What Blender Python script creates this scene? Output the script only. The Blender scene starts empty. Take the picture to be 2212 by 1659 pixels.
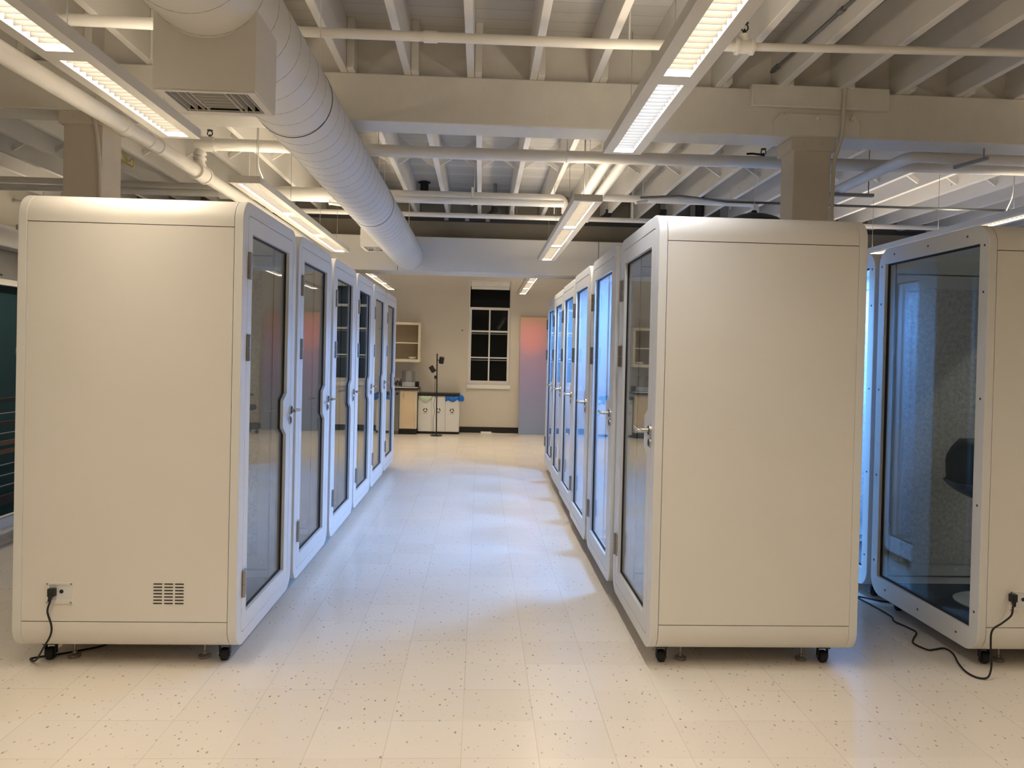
import bpy, bmesh, math, random
from math import pi, sin, cos, radians
from mathutils import Vector, Matrix
random.seed(7)
SC = bpy.context.scene
COL = SC.collection

# ------------------------------------------------------------------ materials
class NT:
    def __init__(s, name):
        s.m = bpy.data.materials.new(name); s.m.use_nodes = True
        s.t = s.m.node_tree; s.t.nodes.clear()
        s.out = s.n('ShaderNodeOutputMaterial')
    def n(s, t, **kw):
        nd = s.t.nodes.new(t)
        for k, v in kw.items(): setattr(nd, k, v)
        return nd
    def l(s, a, b): s.t.links.new(a, b)
    def math(s, op, a, b=None):
        nd = s.n('ShaderNodeMath', operation=op)
        for i, v in enumerate((a, b)):
            if v is None: continue
            if isinstance(v, (int, float)): nd.inputs[i].default_value = v
            else: s.l(v, nd.inputs[i])
        return nd.outputs[0]
    def ramp(s, fac, stops):
        r = s.n('ShaderNodeValToRGB'); s.l(fac, r.inputs[0])
        e = r.color_ramp.elements
        while len(e) < len(stops): e.new(0.5)
        for el, (p, c) in zip(e, stops):
            el.position = p; el.color = (c, c, c, 1) if isinstance(c, (int, float)) else (*c, 1)
        return r.outputs[0]
    def mix(s, fac, a, b, blend='MIX'):
        nd = s.n('ShaderNodeMix', data_type='RGBA', blend_type=blend)
        for sock, v in ((nd.inputs[0], fac), (nd.inputs[6], a), (nd.inputs[7], b)):
            if isinstance(v, (int, float)): sock.default_value = v
            elif isinstance(v, tuple): sock.default_value = (*v, 1)
            else: s.l(v, sock)
        return nd.outputs[2]
    def noise(s, vec, scale, detail=3, rough=.5):
        nd = s.n('ShaderNodeTexNoise'); s.l(vec, nd.inputs['Vector'])
        nd.inputs['Scale'].default_value = scale; nd.inputs['Detail'].default_value = detail; nd.inputs['Roughness'].default_value = rough
        return nd.outputs['Fac']
    def obj(s): return s.n('ShaderNodeTexCoord').outputs['Object']
    def pos(s): return s.n('ShaderNodeNewGeometry').outputs['Position']
    def bsdf(s, color, rough=.5, metal=0., spec=.5, bump=None, bstr=.2, bdist=.002):
        p = s.n('ShaderNodeBsdfPrincipled')
        if isinstance(color, tuple): p.inputs['Base Color'].default_value = (*color, 1)
        else: s.l(color, p.inputs['Base Color'])
        if isinstance(rough, (int, float)): p.inputs['Roughness'].default_value = rough
        else: s.l(rough, p.inputs['Roughness'])
        p.inputs['Metallic'].default_value = metal
        p.inputs['Specular IOR Level'].default_value = spec
        if bump is not None:
            b = s.n('ShaderNodeBump'); b.inputs['Strength'].default_value = bstr; b.inputs['Distance'].default_value = bdist
            s.l(bump, b.inputs['Height']); s.l(b.outputs[0], p.inputs['Normal'])
        s.l(p.outputs[0], s.out.inputs[0]); return p

def plain(name, color, rough=.5, metal=0., spec=.5, var=.06, scale=6.):
    t = NT(name)
    f = t.noise(t.obj(), scale, 4)
    c = t.mix(t.ramp(f, [(.3, 0.), (.7, 1.)]), tuple(v*(1-var) for v in color), tuple(min(1, v*(1+var)) for v in color))
    t.bsdf(c, rough, metal, spec); return t.m

def emit(name, color, strength):
    t = NT(name); e = t.n('ShaderNodeEmission')
    e.inputs[0].default_value = (*color, 1); e.inputs[1].default_value = strength
    t.l(e.outputs[0], t.out.inputs[0]); t.m.cycles.emission_sampling = 'FRONT'; return t.m

def glass(name, tint, boost=1.0):
    t = NT(name)
    tr = t.n('ShaderNodeBsdfTransparent'); tr.inputs[0].default_value = (*tint, 1)
    gl = t.n('ShaderNodeBsdfGlossy'); gl.inputs['Roughness'].default_value = 0.0; gl.inputs['Color'].default_value = (.95, .97, 1, 1)
    g = t.n('ShaderNodeNewGeometry')
    dt = t.n('ShaderNodeVectorMath', operation='DOT_PRODUCT'); t.l(g.outputs['Normal'], dt.inputs[0]); t.l(g.outputs['Incoming'], dt.inputs[1])
    k = t.math('SUBTRACT', 1.0, t.math('ABSOLUTE', dt.outputs['Value']))
    f = t.math('ADD', t.math('MULTIPLY', t.math('POWER', k, 5.0), .95*boost), .045*boost)
    f = t.math('MINIMUM', f, 1.0)
    mx = t.n('ShaderNodeMixShader'); t.l(f, mx.inputs[0]); t.l(tr.outputs[0], mx.inputs[1]); t.l(gl.outputs[0], mx.inputs[2])
    t.l(mx.outputs[0], t.out.inputs[0]); return t.m

M = {}
def build_materials():
    # painted timber: old lumpy white paint with rust coloured drips and small knots
    def painted(name, base, stain=.35):
        t = NT(name); v = t.pos()
        mp = t.n('ShaderNodeMapping'); mp.inputs['Scale'].default_value = (7, 1.2, 5); t.l(v, mp.inputs[0])
        a = t.noise(mp.outputs[0], 1.4, 5, .6)
        c = t.mix(t.ramp(a, [(.35, 0.), (.75, 1.)]), tuple(x*.93 for x in base), base)
        b = t.noise(v, 2.3, 6, .7)
        c = t.mix(t.ramp(b, [(.64, 0.), (.74, stain)]), c, tuple(x*y for x, y in zip(base, (.62, .53, .42))))
        k = t.n('ShaderNodeTexVoronoi'); k.inputs['Scale'].default_value = 2.6; t.l(v, k.inputs['Vector'])
        c = t.mix(t.ramp(k.outputs['Distance'], [(.03, .8), (.05, 0.)]), c, tuple(x*.5 for x in base))
        t.bsdf(c, .55, 0, .35, t.noise(v, 60, 4), .25, .003); return t.m
    M['timber'] = painted('painted_timber', (.74, .71, .66), .5)
    M['girder'] = painted('painted_girder', (.72, .69, .63), .12)
    # ceiling boards
    t = NT('ceiling_boards'); v = t.pos(); sp = t.n('ShaderNodeSeparateXYZ'); t.l(v, sp.inputs[0])
    fr = t.math('FRACT', t.math('MULTIPLY', sp.outputs[1], 1/.135))
    line = t.ramp(fr, [(.0, 1.), (.05, 0.)])
    row = t.n('ShaderNodeTexWhiteNoise', noise_dimensions='1D'); t.l(t.math('FLOOR', t.math('MULTIPLY', sp.outputs[1], 1/.135)), row.inputs['W'])
    c = t.mix(row.outputs[0], (.56, .54, .50), (.66, .64, .60))
    c = t.mix(t.ramp(t.noise(v, 1.6, 6, .7), [(.58, 0.), (.75, .5)]), c, (.42, .36, .28))
    c = t.mix(t.math('MULTIPLY', line, .75), c, (.2, .18, .15)); t.bsdf(c, .6, 0, .3); M['boards'] = t.m
    # vinyl composition floor tiles
    t = NT('vinyl_floor_tile'); v = t.pos(); sp = t.n('ShaderNodeSeparateXYZ'); t.l(v, sp.inputs[0])
    T = .3035
    ux = t.math('MULTIPLY', t.math('ADD', sp.outputs[0], .041+30*T), 1/T); uy = t.math('MULTIPLY', t.math('ADD', sp.outputs[1], -2.967+30*T), 1/T)
    def line(u, w):
        f = t.math('FRACT', u); d = t.math('MINIMUM', f, t.math('SUBTRACT', 1.0, f)); return t.math('LESS_THAN', d, w)
    cb = t.n('ShaderNodeCombineXYZ'); t.l(t.math('FLOOR', ux), cb.inputs[0]); t.l(t.math('FLOOR', uy), cb.inputs[1])
    wn = t.n('ShaderNodeTexWhiteNoise', noise_dimensions='3D'); t.l(cb.outputs[0], wn.inputs['Vector'])
    c = t.mix(wn.outputs[0], (.725, .662, .585), (.765, .705, .63))
    c = t.mix(t.math('MULTIPLY', t.noise(v, 1.1, 2, .4), .22), c, (.62, .57, .50))
    # dark flecks pressed in the tiles
    mp = t.n('ShaderNodeMapping'); mp.inputs['Scale'].default_value = (1, .55, 1); mp.inputs['Rotation'].default_value = (0, 0, .7); t.l(v, mp.inputs[0])
    vo = t.n('ShaderNodeTexVoronoi'); vo.voronoi_dimensions = '2D'; vo.inputs['Scale'].default_value = 34; t.l(mp.outputs[0], vo.inputs['Vector'])
    spc = t.n('ShaderNodeSeparateColor'); t.l(vo.outputs['Color'], spc.inputs[0])
    rad = t.math('MULTIPLY', t.math('POWER', spc.outputs[0], 3.0), .17)
    fleck = t.math('LESS_THAN', vo.outputs['Distance'], rad)
    c = t.mix(t.math('MULTIPLY', fleck, t.math('ADD', t.math('MULTIPLY', spc.outputs[1], .55), .25)), c, (.16, .14, .11))
    ly = t.math('MULTIPLY', line(uy, .005), t.ramp(t.noise(v, 2.2, 2), [(.45, 0.), (.6, 1.)]))
    c = t.mix(t.math('MULTIPLY', t.math('MAXIMUM', t.math('MULTIPLY', line(ux, .0055), t.ramp(t.noise(v, 1.7, 2), [(.3, .35), (.6, 1.)])), ly), .42), c, (.30, .26, .21))
    rg = .24
    t.bsdf(c, rg, 0, .5); M['floor'] = t.m
    # felt lining
    t = NT('speckled_felt'); v = t.obj()
    f = t.noise(v, 38, 5, .75); c = t.mix(t.ramp(f, [(.38, 0.), (.62, 1.)]), (.46, .48, .50), (.70, .71, .72))
    vo = t.n('ShaderNodeTexVoronoi'); vo.inputs['Scale'].default_value = 60; t.l(v, vo.inputs['Vector'])
    c = t.mix(t.ramp(vo.outputs['Distance'], [(.12, .6), (.25, 0.)]), c, (.12, .13, .14))
    t.bsdf(c, .95, 0, .1, f, .3, .003); M['felt'] = t.m
    t = NT('booth_carpet'); v = t.obj(); f = t.noise(v, 120, 4, .8)
    t.bsdf(t.mix(f, (.015, .026, .04), (.06, .085, .12)), .97, 0, .1, f, .6, .004); M['carpet'] = t.m
    M['shell'] = plain('booth_white_lacquer', (.76, .735, .69), .42, 0, .45, .015, 2)
    M['face'] = plain('booth_frame_lacquer', (.74, .735, .72), .42, 0, .45, .015, 2)
    M['lining'] = plain('booth_lining', (.70, .72, .74), .5, 0, .4, .02)
    M['seam'] = plain('dark_seam', (.10, .085, .07), .8)
    M['gasket'] = plain('black_rubber_gasket', (.012, .012, .013), .6)
    M['glass'] = glass('booth_glass', (.93, .96, .965), 1.0)
    M['winglass'] = glass('window_glass', (.75, .8, .82), .3)
    M['clear'] = glass('clear_acrylic', (.93, .94, .95), 1.6)
    M['steel'] = plain('satin_steel', (.62, .60, .57), .28, 1., .5, .05)
    M['hinge'] = plain('hinge_steel', (.38, .345, .30), .35, 1., .5, .08)
    M['chrome'] = plain('chrome', (.75, .75, .75), .12, 1.)
    M['black'] = plain('black_plastic', (.013, .013, .014), .45)
    M['rubber'] = plain('black_rubber', (.010, .010, .011), .7)
    M['duct'] = None
    t = NT('painted_duct'); v = t.pos(); sp = t.n('ShaderNodeSeparateXYZ'); t.l(v, sp.inputs[0])
    t.bsdf(t.mix(t.ramp(t.noise(v, 1.2, 3), [(.3, 0.), (.7, 1.)]), (.66, .645, .62), (.70, .685, .66)), .45, 0, .4); M['duct'] = t.m
    M['seamline'] = plain('duct_seam', (.40, .38, .35), .6)
    M['pipe'] = plain('pipe_paint', (.76, .73, .68), .4, 0, .4, .03)
    M['metalpaint'] = plain('fixture_paint', (.62, .60, .56), .45, 0, .4, .02)
    M['columnpaint'] = plain('column_paint', (.58, .53, .46), .5, 0, .35, .03)
    M['grey'] = plain('grey_metal', (.30, .30, .30), .45, .6)
    M['galv'] = plain('galvanised_pipe', (.22, .225, .23), .4, .7)
    M['wall'] = plain('wall_paint', (.66, .61, .52), .7, 0, .25, .02, 1.5)
    M['soffit'] = plain('soffit_paint', (.68, .655, .61), .6, 0, .3, .03, 1.2)
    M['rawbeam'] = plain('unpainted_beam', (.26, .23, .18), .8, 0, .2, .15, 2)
    M['baseboard'] = plain('black_rubber_base', (.012, .011, .011), .5)
    M['trim'] = plain('window_white', (.84, .82, .78), .45, 0, .4, .02)
    M['blind'] = plain('white_blind', (.80, .78, .74), .6)
    M['night'] = plain('night_outside', (.002, .002, .003), .9)
    M['bin'] = plain('bin_white', (.78, .78, .76), .5, 0, .4, .01)
    M['darkwood'] = plain('dark_laminate', (.045, .030, .024), .4, 0, .4, .1)
    M['maple'] = plain('maple_laminate', (.68, .54, .36), .45, 0, .35, .05, 3)
    M['cream'] = plain('cream_cabinet', (.70, .63, .48), .5, 0, .35, .03)
    M['cabinside'] = plain('cabinet_inside', (.42, .35, .24), .6, 0, .3, .04)
    M['appl'] = plain('grey_appliance', (.22, .215, .20), .4, .5)
    M['blueplastic'] = plain('blue_bag', (.01, .16, .62), .3, 0, .5, .25, 14)
    M['greenplastic'] = plain('pale_green_bag', (.55, .66, .48), .35, 0, .5, .08, 14)
    M['white'] = plain('white_glaze', (.85, .84, .80), .3, 0, .5, .01)
    M['paper'] = plain('white_paper', (.80, .79, .76), .8)
    M['teal'] = None
    t = NT('teal_mural_wall'); v = t.pos()
    f = t.noise(v, 4, 6, .7); c = t.mix(f, (.008, .035, .045), (.014, .052, .065))
    sp = t.n('ShaderNodeSeparateXYZ'); t.l(v, sp.inputs[0])
    wv = t.n('ShaderNodeTexWave', wave_type='RINGS'); wv.inputs['Scale'].default_value = 6; wv.inputs['Distortion'].default_value = 9; wv.inputs['Detail'].default_value = 3; t.l(v, wv.inputs['Vector'])
    zz = t.math('MULTIPLY', t.math('GREATER_THAN', sp.outputs[2], 1.25), t.math('LESS_THAN', sp.outputs[2], 1.72))
    yy = t.math('LESS_THAN', t.math('FRACT', t.math('MULTIPLY', sp.outputs[1], .55)), .52)
    t.bsdf(t.mix(t.math('MULTIPLY', t.math('MULTIPLY', zz, yy), t.ramp(wv.outputs['Fac'], [(.82, 0.), (.9, .7)])), c, (.5, .55, .55)), .7, 0, .3); M['teal'] = t.m
    M['railwood'] = plain('rail_wood', (.16, .085, .045), .45, 0, .4, .2, 5)
    M['yellow'] = plain('yellow_bracket', (.55, .47, .10), .5)
    M['shellseat'] = plain('dark_blue_shell', (.02, .042, .06), .45)
    M['meshblack'] = plain('chair_black', (.012, .012, .014), .6)
    # gradient printed board: orange top, pink glow, violet, blue grey foot
    t = NT('gradient_print'); tc = t.obj(); sp = t.n('ShaderNodeSeparateXYZ'); t.l(tc, sp.inputs[0])
    base = t.ramp(t.math('MULTIPLY', sp.outputs[2], 1/2.31), [(0., (.29, .38, .56)), (.30, (.34, .35, .56)), (.55, (.44, .35, .55)), (.75, (.60, .38, .48)), (.93, (.78, .48, .38)), (1., (.78, .52, .34))])
    dx = t.math('SUBTRACT', sp.outputs[0], .22); dz = t.math('MULTIPLY', t.math('SUBTRACT', sp.outputs[2], 1.92), 1.0)
    r2 = t.math('ADD', t.math('MULTIPLY', dx, dx), t.math('MULTIPLY', dz, dz))
    g = t.ramp(r2, [(0., 1.), (.17, 0.)])
    c = t.mix(t.math('MULTIPLY', g, .8), base, (.95, .40, .40))
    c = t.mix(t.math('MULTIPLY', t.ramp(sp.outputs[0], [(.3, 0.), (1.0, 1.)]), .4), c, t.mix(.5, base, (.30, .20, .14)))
    t.bsdf(c, .6, 0, .3); M['gradient'] = t.m
    # light sources
    M['lens'] = emit('fluorescent_warm', (1, .855, .65), LENS)
    M['lenscool'] = emit('fluorescent_cool', (.93, .95, 1.0), LENS)
    M['up'] = emit('fluorescent_uplight', (1, .855, .65), UP)
    M['led'] = emit('booth_led_on', (.165, .425, 1.0), LED)
    M['louver'] = plain('parabolic_louver', (.034, .032, .029), .6, 0, .2)
    M['ledoff'] = plain('booth_led_off', (.6, .62, .64), .4)
LENS, UP, LED = 21.0, 4.5, 112.0
build_materials()

# ------------------------------------------------------------------ mesh builder
class MB:
    def __init__(s): s.bm = bmesh.new(); s.mi = 0
    def _f(s, vs):
        try:
            f = s.bm.faces.new(vs); f.material_index = s.mi; return f
        except ValueError: return None
    def box(s, x0, x1, y0, y1, z0, z1):
        v = [s.bm.verts.new(p) for p in ((x0,y0,z0),(x1,y0,z0),(x1,y1,z0),(x0,y1,z0),(x0,y0,z1),(x1,y0,z1),(x1,y1,z1),(x0,y1,z1))]
        for q in ((3,2,1,0),(4,5,6,7),(0,1,5,4),(1,2,6,5),(2,3,7,6),(3,0,4,7)): s._f([v[i] for i in q])
        return v
    def glow_box(s, x0, x1, y0, y1, z0, z1, face):
        "box whose one face (0 underside, 1 top) keeps material 0, the rest material 1"
        n0 = len(s.bm.faces); s.mi = 1; s.box(x0, x1, y0, y1, z0, z1); s.mi = 0; s.bm.faces.ensure_lookup_table(); s.bm.faces[n0+face].material_index = 0
    def obox(s, a, b, w, h, up=(0,0,1)):
        a, b = Vector(a), Vector(b); d = (b-a).normalized(); side = d.cross(Vector(up)).normalized(); u = side.cross(d)
        vs = []
        for p in (a, b):
            for i, j in ((-1,-1),(1,-1),(1,1),(-1,1)): vs.append(s.bm.verts.new(p+side*w*i/2+u*h*j/2))
        for q in ((3,2,1,0),(4,5,6,7),(0,1,5,4),(1,2,6,5),(2,3,7,6),(3,0,4,7)): s._f([vs[i] for i in q])
    def cyl(s, a, b, r, n=16, r2=None):
        s.tube([a, b], r, n, r2)
    def tube(s, pts, r, n=10, r2=None):
        pts = [Vector(p) for p in pts]; rings = []; up = None
        for i, p in enumerate(pts):
            d = (pts[min(i+1, len(pts)-1)]-pts[max(i-1, 0)]).normalized()
            if up is None: up = d.orthogonal().normalized()
            else:
                up = (up-d*up.dot(d))
                up = up.normalized() if up.length > 1e-6 else d.orthogonal().normalized()
            sd = d.cross(up); rr = r if r2 is None else r+(r2-r)*i/(len(pts)-1)
            rings.append([s.bm.verts.new(p+(up*cos(2*pi*k/n)+sd*sin(2*pi*k/n))*rr) for k in range(n)])
        for A, B in zip(rings, rings[1:]):
            for k in range(n): s._f([A[k], A[(k+1)%n], B[(k+1)%n], B[k]])
        s._f(rings[0][::-1]); s._f(rings[-1])
    def lathe(s, prof, c=(0,0,0), n=24, mat=None):
        rings = []; c = Vector(c)
        for r, z in prof:
            ring = []
            for k in range(n):
                p = Vector((r*cos(2*pi*k/n), r*sin(2*pi*k/n), z))
                if mat is not None: p = mat @ p
                ring.append(s.bm.verts.new(c+p))
            rings.append(ring)
        for A, B in zip(rings, rings[1:]):
            for k in range(n): s._f([A[k], A[(k+1)%n], B[(k+1)%n], B[k]])
        s._f(rings[0][::-1]); s._f(rings[-1])
    def prism(s, poly, f, d0, d1):
        A = [s.bm.verts.new(f(a, b, d0)) for a, b in poly]; B = [s.bm.verts.new(f(a, b, d1)) for a, b in poly]
        n = len(poly); s._f(A[::-1]); s._f(B)
        for k in range(n): s._f([A[k], A[(k+1)%n], B[(k+1)%n], B[k]])
    def plate(s, outer, inner, f, d0, d1):
        """outer outline with one hole, given thickness from d0 to d1"""
        L = []
        for d in (d0, d1):
            o = [s.bm.verts.new(f(a, b, d)) for a, b in outer]; i = [s.bm.verts.new(f(a, b, d)) for a, b in inner]
            ed = [s.bm.edges.new((q[k], q[(k+1) % len(q)])) for q in (o, i) for k in range(len(q))]
            r = bmesh.ops.triangle_fill(s.bm, edges=ed, use_beauty=True, use_dissolve=False)
            for g in r['geom']:
                if isinstance(g, bmesh.types.BMFace): g.material_index = s.mi
            L.append((o, i))
        for j in (0, 1):
            A, B = L[0][j], L[1][j]
            for k in range(len(A)): s._f([A[k], A[(k+1) % len(A)], B[(k+1) % len(A)], B[k]])
    def build(s, name, mats, parent=None, loc=None, smooth=True, ang=32, bevel=0):
        bm = s.bm
        bmesh.ops.recalc_face_normals(bm, faces=bm.faces)
        me = bpy.data.meshes.new(name); bm.to_mesh(me); bm.free()
        for m in (mats if isinstance(mats, (list, tuple)) else [mats]): me.materials.append(m)
        if smooth:
            me.polygons.foreach_set('use_smooth', [True]*len(me.polygons)); me.set_sharp_from_angle(angle=radians(ang))
        o = bpy.data.objects.new(name, me); COL.objects.link(o)
        if parent is not None: o.parent = parent
        if loc is not None: o.location = loc
        if bevel:
            b = o.modifiers.new('soft_edges', 'BEVEL'); b.width = bevel; b.segments = 2; b.limit_method = 'ANGLE'; b.angle_limit = radians(40)
        return o

def tag(o, label, cat=None, group=None, kind=None):
    o['label'] = label
    if cat: o['category'] = cat
    if group: o['group'] = group
    if kind: o['kind'] = kind
    return o
def thing(name, label, cat, loc=(0,0,0), rot=0., group=None, kind=None):
    o = bpy.data.objects.new(name, None); COL.objects.link(o); o.empty_display_size = .1
    o.location = loc; o.rotation_euler = (0, 0, rot)
    return tag(o, label, cat, group, kind)
def copy_tree(o, parent=None):
    c = o.copy(); COL.objects.link(c)
    if parent is not None: c.parent = parent
    for ch in list(o.children): copy_tree(ch, c)
    return c
def walk(o):
    for c in o.children:
        yield c
        yield from walk(c)
def rrect(a0, a1, b0, b1, r, n=8):
    out = []
    for cx, cy, s in ((a1-r, b0+r, -pi/2), (a1-r, b1-r, 0), (a0+r, b1-r, pi/2), (a0+r, b0+r, pi)):
        for k in range(n+1):
            t = s+pi/2*k/n; out.append((cx+r*cos(t), cy+r*sin(t)))
    return out
def inset(poly, d):
    n = len(poly); out = []
    for i in range(n):
        p0, p, p1 = Vector(poly[i-1]), Vector(poly[i]), Vector(poly[(i+1) % n])
        e0, e1 = (p-p0).normalized(), (p1-p).normalized()
        n0, n1 = Vector((-e0.y, e0.x)), Vector((-e1.y, e1.x)); b = (n0+n1); b /= max(.3, 1+n0.dot(n1))
        out.append(tuple(p+b*d))
    return out
FX = lambda a, b, d: (d, a, b)      # outline in the (y, z) plane, depth along x
FY = lambda a, b, d: (a, d, b)      # outline in the (x, z) plane, depth along y
FZ = lambda a, b, d: (a, b, d)      # outline in the (x, y) plane, depth along z
def smooth_path(pts, k=6):
    P = [Vector(p) for p in pts]; out = []
    for i in range(len(P)-1):
        a, b, c, d = P[max(i-1, 0)], P[i], P[i+1], P[min(i+2, len(P)-1)]
        for j in range(k):
            t = j/k; out.append(.5*((2*b)+(c-a)*t+(2*a-5*b+4*c-d)*t*t+(3*b-a-3*c+d)*t**3))
    out.append(P[-1]); return out

# ------------------------------------------------------------------ setting
def structure(o, label, group=None): return tag(o, label, None, group, 'structure')
b = MB(); b.box(-4.0, 9.0, -6.0, 15.4, -.12, 0); structure(b.build('floor', M['floor'], smooth=False), 'beige vinyl tile floor with dark flecks and thin joint lines')
b = MB(); b.box(-6.3, 9.0, -6.0, 15.4, 3.625, 3.70); structure(b.build('ceiling', M['boards'], smooth=False), 'white painted plank deck above the joists')
# far wall with the window opening
WX0, WX1, WZ0, WZ1, WY = -.25, .58, .955, 3.02, 15.2
b = MB(); b.plate([(-6.3,-.0),(9,-.0),(9,3.625),(-6.3,3.625)], [(WX0,WZ0),(WX1,WZ0),(WX1,WZ1),(WX0,WZ1)], FY, WY, WY+.2)
structure(b.build('wall_back', M['wall'], smooth=False), 'beige painted wall at the far end holding the dark window')
b = MB(); b.box(9.0, 9.15, -6.0, 15.4, 0, 3.625); structure(b.build('wall_right', M['wall'], smooth=False), 'beige wall beyond the farthest booths')
b = MB(); b.box(-6.3, 9.0, -6.15, -6.0, -2.5, 3.625); structure(b.build('wall_front', M['wall'], smooth=False), 'beige wall behind the viewer')
bw = MB(); bw.box(-5.5, -5.35, -6.0, 15.4, -2.5, 2.205)
wl = structure(bw.build('wall_left', M['teal'], smooth=False), 'dark teal mural wall of the stairwell')
b = MB(); b.box(-.40, .78, 15.188, 15.2, 0, .115); structure(b.build('baseboard_back', M['baseboard'], smooth=False), 'black rubber baseboard below the window')
b = MB(); b.box(1.33, 9.0, 15.188, 15.2, 0, .115); structure(b.build('baseboard_back', M['baseboard'], smooth=False), 'black rubber baseboard right of the gradient board')
# window
w = thing('window_1', 'tall white sash window with black night panes', None, (0, WY, 0), kind='structure')
b = MB(); b.box(WX0-.01, WX1+.02, -.03, .06, .875, .955); b.build('sill', M['trim'], w, bevel=.004)
b = MB()
for x0, x1 in ((WX0, WX0+.022), (WX1-.018, WX1)): b.box(x0, x1, .04, .17, WZ0, WZ1)
b.box(WX0+.022, WX1-.018, .04, .17, WZ1-.02, WZ1); b.build('window_frame', M['trim'], w)
b = MB(); sx0, sx1 = WX0+.022, WX1-.018
b.box(sx0, sx0+.036, .07, .11, .955, 2.49); b.box(sx1-.036, sx1, .07, .11, .955, 2.49)
for z0, z1 in ((2.44, 2.49), (1.995, 2.03), (1.478, 1.502), (.955, 1.03)): b.box(sx0+.036, sx1-.036, .07, .11, z0, z1)
b.box(.152, .180, .072, .108, 1.03, 2.44); b.build('sash', M['trim'], w)
b = MB()
for z in (1.955, 1.43): b.box(sx0+.036, sx1-.036, .115, .135, z, z+.018)
b.build('sash_bar', M['trim'], w)
b = MB(); b.box(sx0+.03, sx1-.03, .085, .09, .98, 2.95); b.build('window_glass', M['winglass'], w, smooth=False)
b = MB(); b.box(sx0+.004, sx1-.004, .045, .12, 2.905, 2.998); b.box(sx0+.016, sx1-.012, .06, .1, 2.845, 2.905); b.build('blind_roll', M['blind'], w, bevel=.006)
b = MB(); b.box(sx0, sx1, .172, .19, .94, 3.0); b.build('night_view', M['night'], w, smooth=False)

# joists, girders, bridging
def joist(x, y0, y1, label, grp, deep=True):
    b = MB(); b.box(x, x+.046, y0, y1, 3.31, 3.625)
    o = structure(b.build('ceiling_joist', M['timber'], smooth=False, bevel=.004), label, grp); return o
JS = .3945
for k in range(-15, 20):
    x = -.124+JS*k
    if x < -6.2 or x > 7.6: continue
    joist(x, -6.0, 5.06, 'white painted timber joist spanning above the booth fronts', 'joists in front of the girder')
    x2 = x+.0475
    j = joist(x2, 4.78, 9.9, 'white painted timber joist running from the girder to the soffit', 'joists behind the girder')
    b = MB(); gap = JS-.046
    for s_, yy in ((1, 7.32), (-1, 7.37)):
        b.obox((x2+.046, yy, 3.36 if s_ > 0 else 3.585), (x2+JS, yy, 3.585 if s_ > 0 else 3.36), .04, .02, (0, 1, 0))
    b.build('cross_bridging', M['timber'], j, smooth=False)
g = thing('beam', 'heavy white painted girder crossing above the first booths', None, (0, 4.85, 0), kind='structure')
b = MB(); b.box(-6.3, 9, 0, .25, 3.012, 3.31); b.build('girder_timber', M['girder'], g, smooth=False, bevel=.008)
b = MB(); b.box(-6.3, 9, .09, .13, 3.31, 3.625); b.build('blocking', M['timber'], g, smooth=False)
b = MB(); b.box(1.68, 2.575, -.048, 0, 3.185, 3.325); b.build('splice_board', M['girder'], g, bevel=.006)
b = MB(); b.prism([(1.84,3.016),(2.40,3.016),(2.40,3.11),(2.36,3.155),(1.88,3.155),(1.84,3.11)], FY, -.018, 0); b.build('gusset_plate', M['girder'], g, bevel=.003)
for xb in (1.914, 2.128, 2.343):
    b = MB(); b.cyl((xb, -.05, 3.128), (xb, -.018, 3.128), .019, 6); b.build('bolt', M['girder'], g)
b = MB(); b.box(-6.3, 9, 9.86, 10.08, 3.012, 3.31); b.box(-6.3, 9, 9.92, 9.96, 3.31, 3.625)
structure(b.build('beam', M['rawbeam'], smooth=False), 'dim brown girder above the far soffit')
b = MB(); b.box(-6.3, 9, 9.6, 10.08, 2.578, 3.012); so = structure(b.build('beam', M['soffit'], smooth=False, bevel=.01), 'boxed white soffit beam where the round duct ends')
b = MB()
for xs in (-1.06, 1.45): b.box(xs, xs+.006, 9.597, 9.6, 2.58, 3.01)
b.build('board_joint', M['seam'], so, smooth=False)
def column(x0, x1, y0, y1, label, x1b):
    c = thing('column', label, None, ((x0+x1)/2, (y0+y1)/2, 0), kind='structure')
    hx, hy = (x1-x0)/2, (y1-y0)/2
    b = MB(); b.box(-hx, hx, -hy, hy, 0, 2.945); b.build('shaft', M['columnpaint'], c, bevel=.004)
    b = MB(); b.box(-hx-.025, hx+.025, -hy-.015, hy+.015, 2.93, 3.012); b.build('cap_plate', M['columnpaint'], c, bevel=.003)
    b = MB()
    for xx in (-.06, .06): b.cyl((xx, -hy-.022, 2.975), (xx, -hy-.012, 2.975), .010, 8)
    b.build('bolt', M['columnpaint'], c)
column(1.988, 2.232, 4.87, 5.08, 'square tan column rising behind the right row of booths', 0)
column(-2.60, -2.365, 4.87, 5.12, 'square tan column rising behind the left row of booths', 0)

# stairwell at the left
b = MB(); b.box(-4.08, -4.0, -6.0, 15.2, -.12, .085); structure(b.build('trim_1', M['trim'], smooth=False, bevel=.004), 'white kerb along the open stairwell edge')
b = MB(); b.box(-5.35, -4.08, -6.0, 15.2, -2.5, -2.4); structure(b.build('floor', M['darkwood'], smooth=False), 'dark lower floor of the stairwell')
r = thing('stair_railing', 'dark metal railing with brown wooden rails along the stairwell', 'railing', (-4.04, 0, 0))
b = MB(); b.box(-.02, .02, -3, 15, 1.065, 1.10); b.build('top_rail', M['black'], r)
for z, mm in ((.865, 'black'), (.70, 'railwood'), (.625, 'railwood')):
    b = MB(); b.box(-.015, .015, -3, 15, z, z+.035); b.build('rail', M[mm], r)
for z in (.97, .80, .53, .44, .35):
    b = MB(); b.cyl((0, -3, z), (0, 15, z), .005, 6); b.build('cable', M['grey'], r)
b = MB(); b.box(-.012, .012, -3, 15, .19, .27); b.build('kick_rail', M['black'], r)
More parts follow.
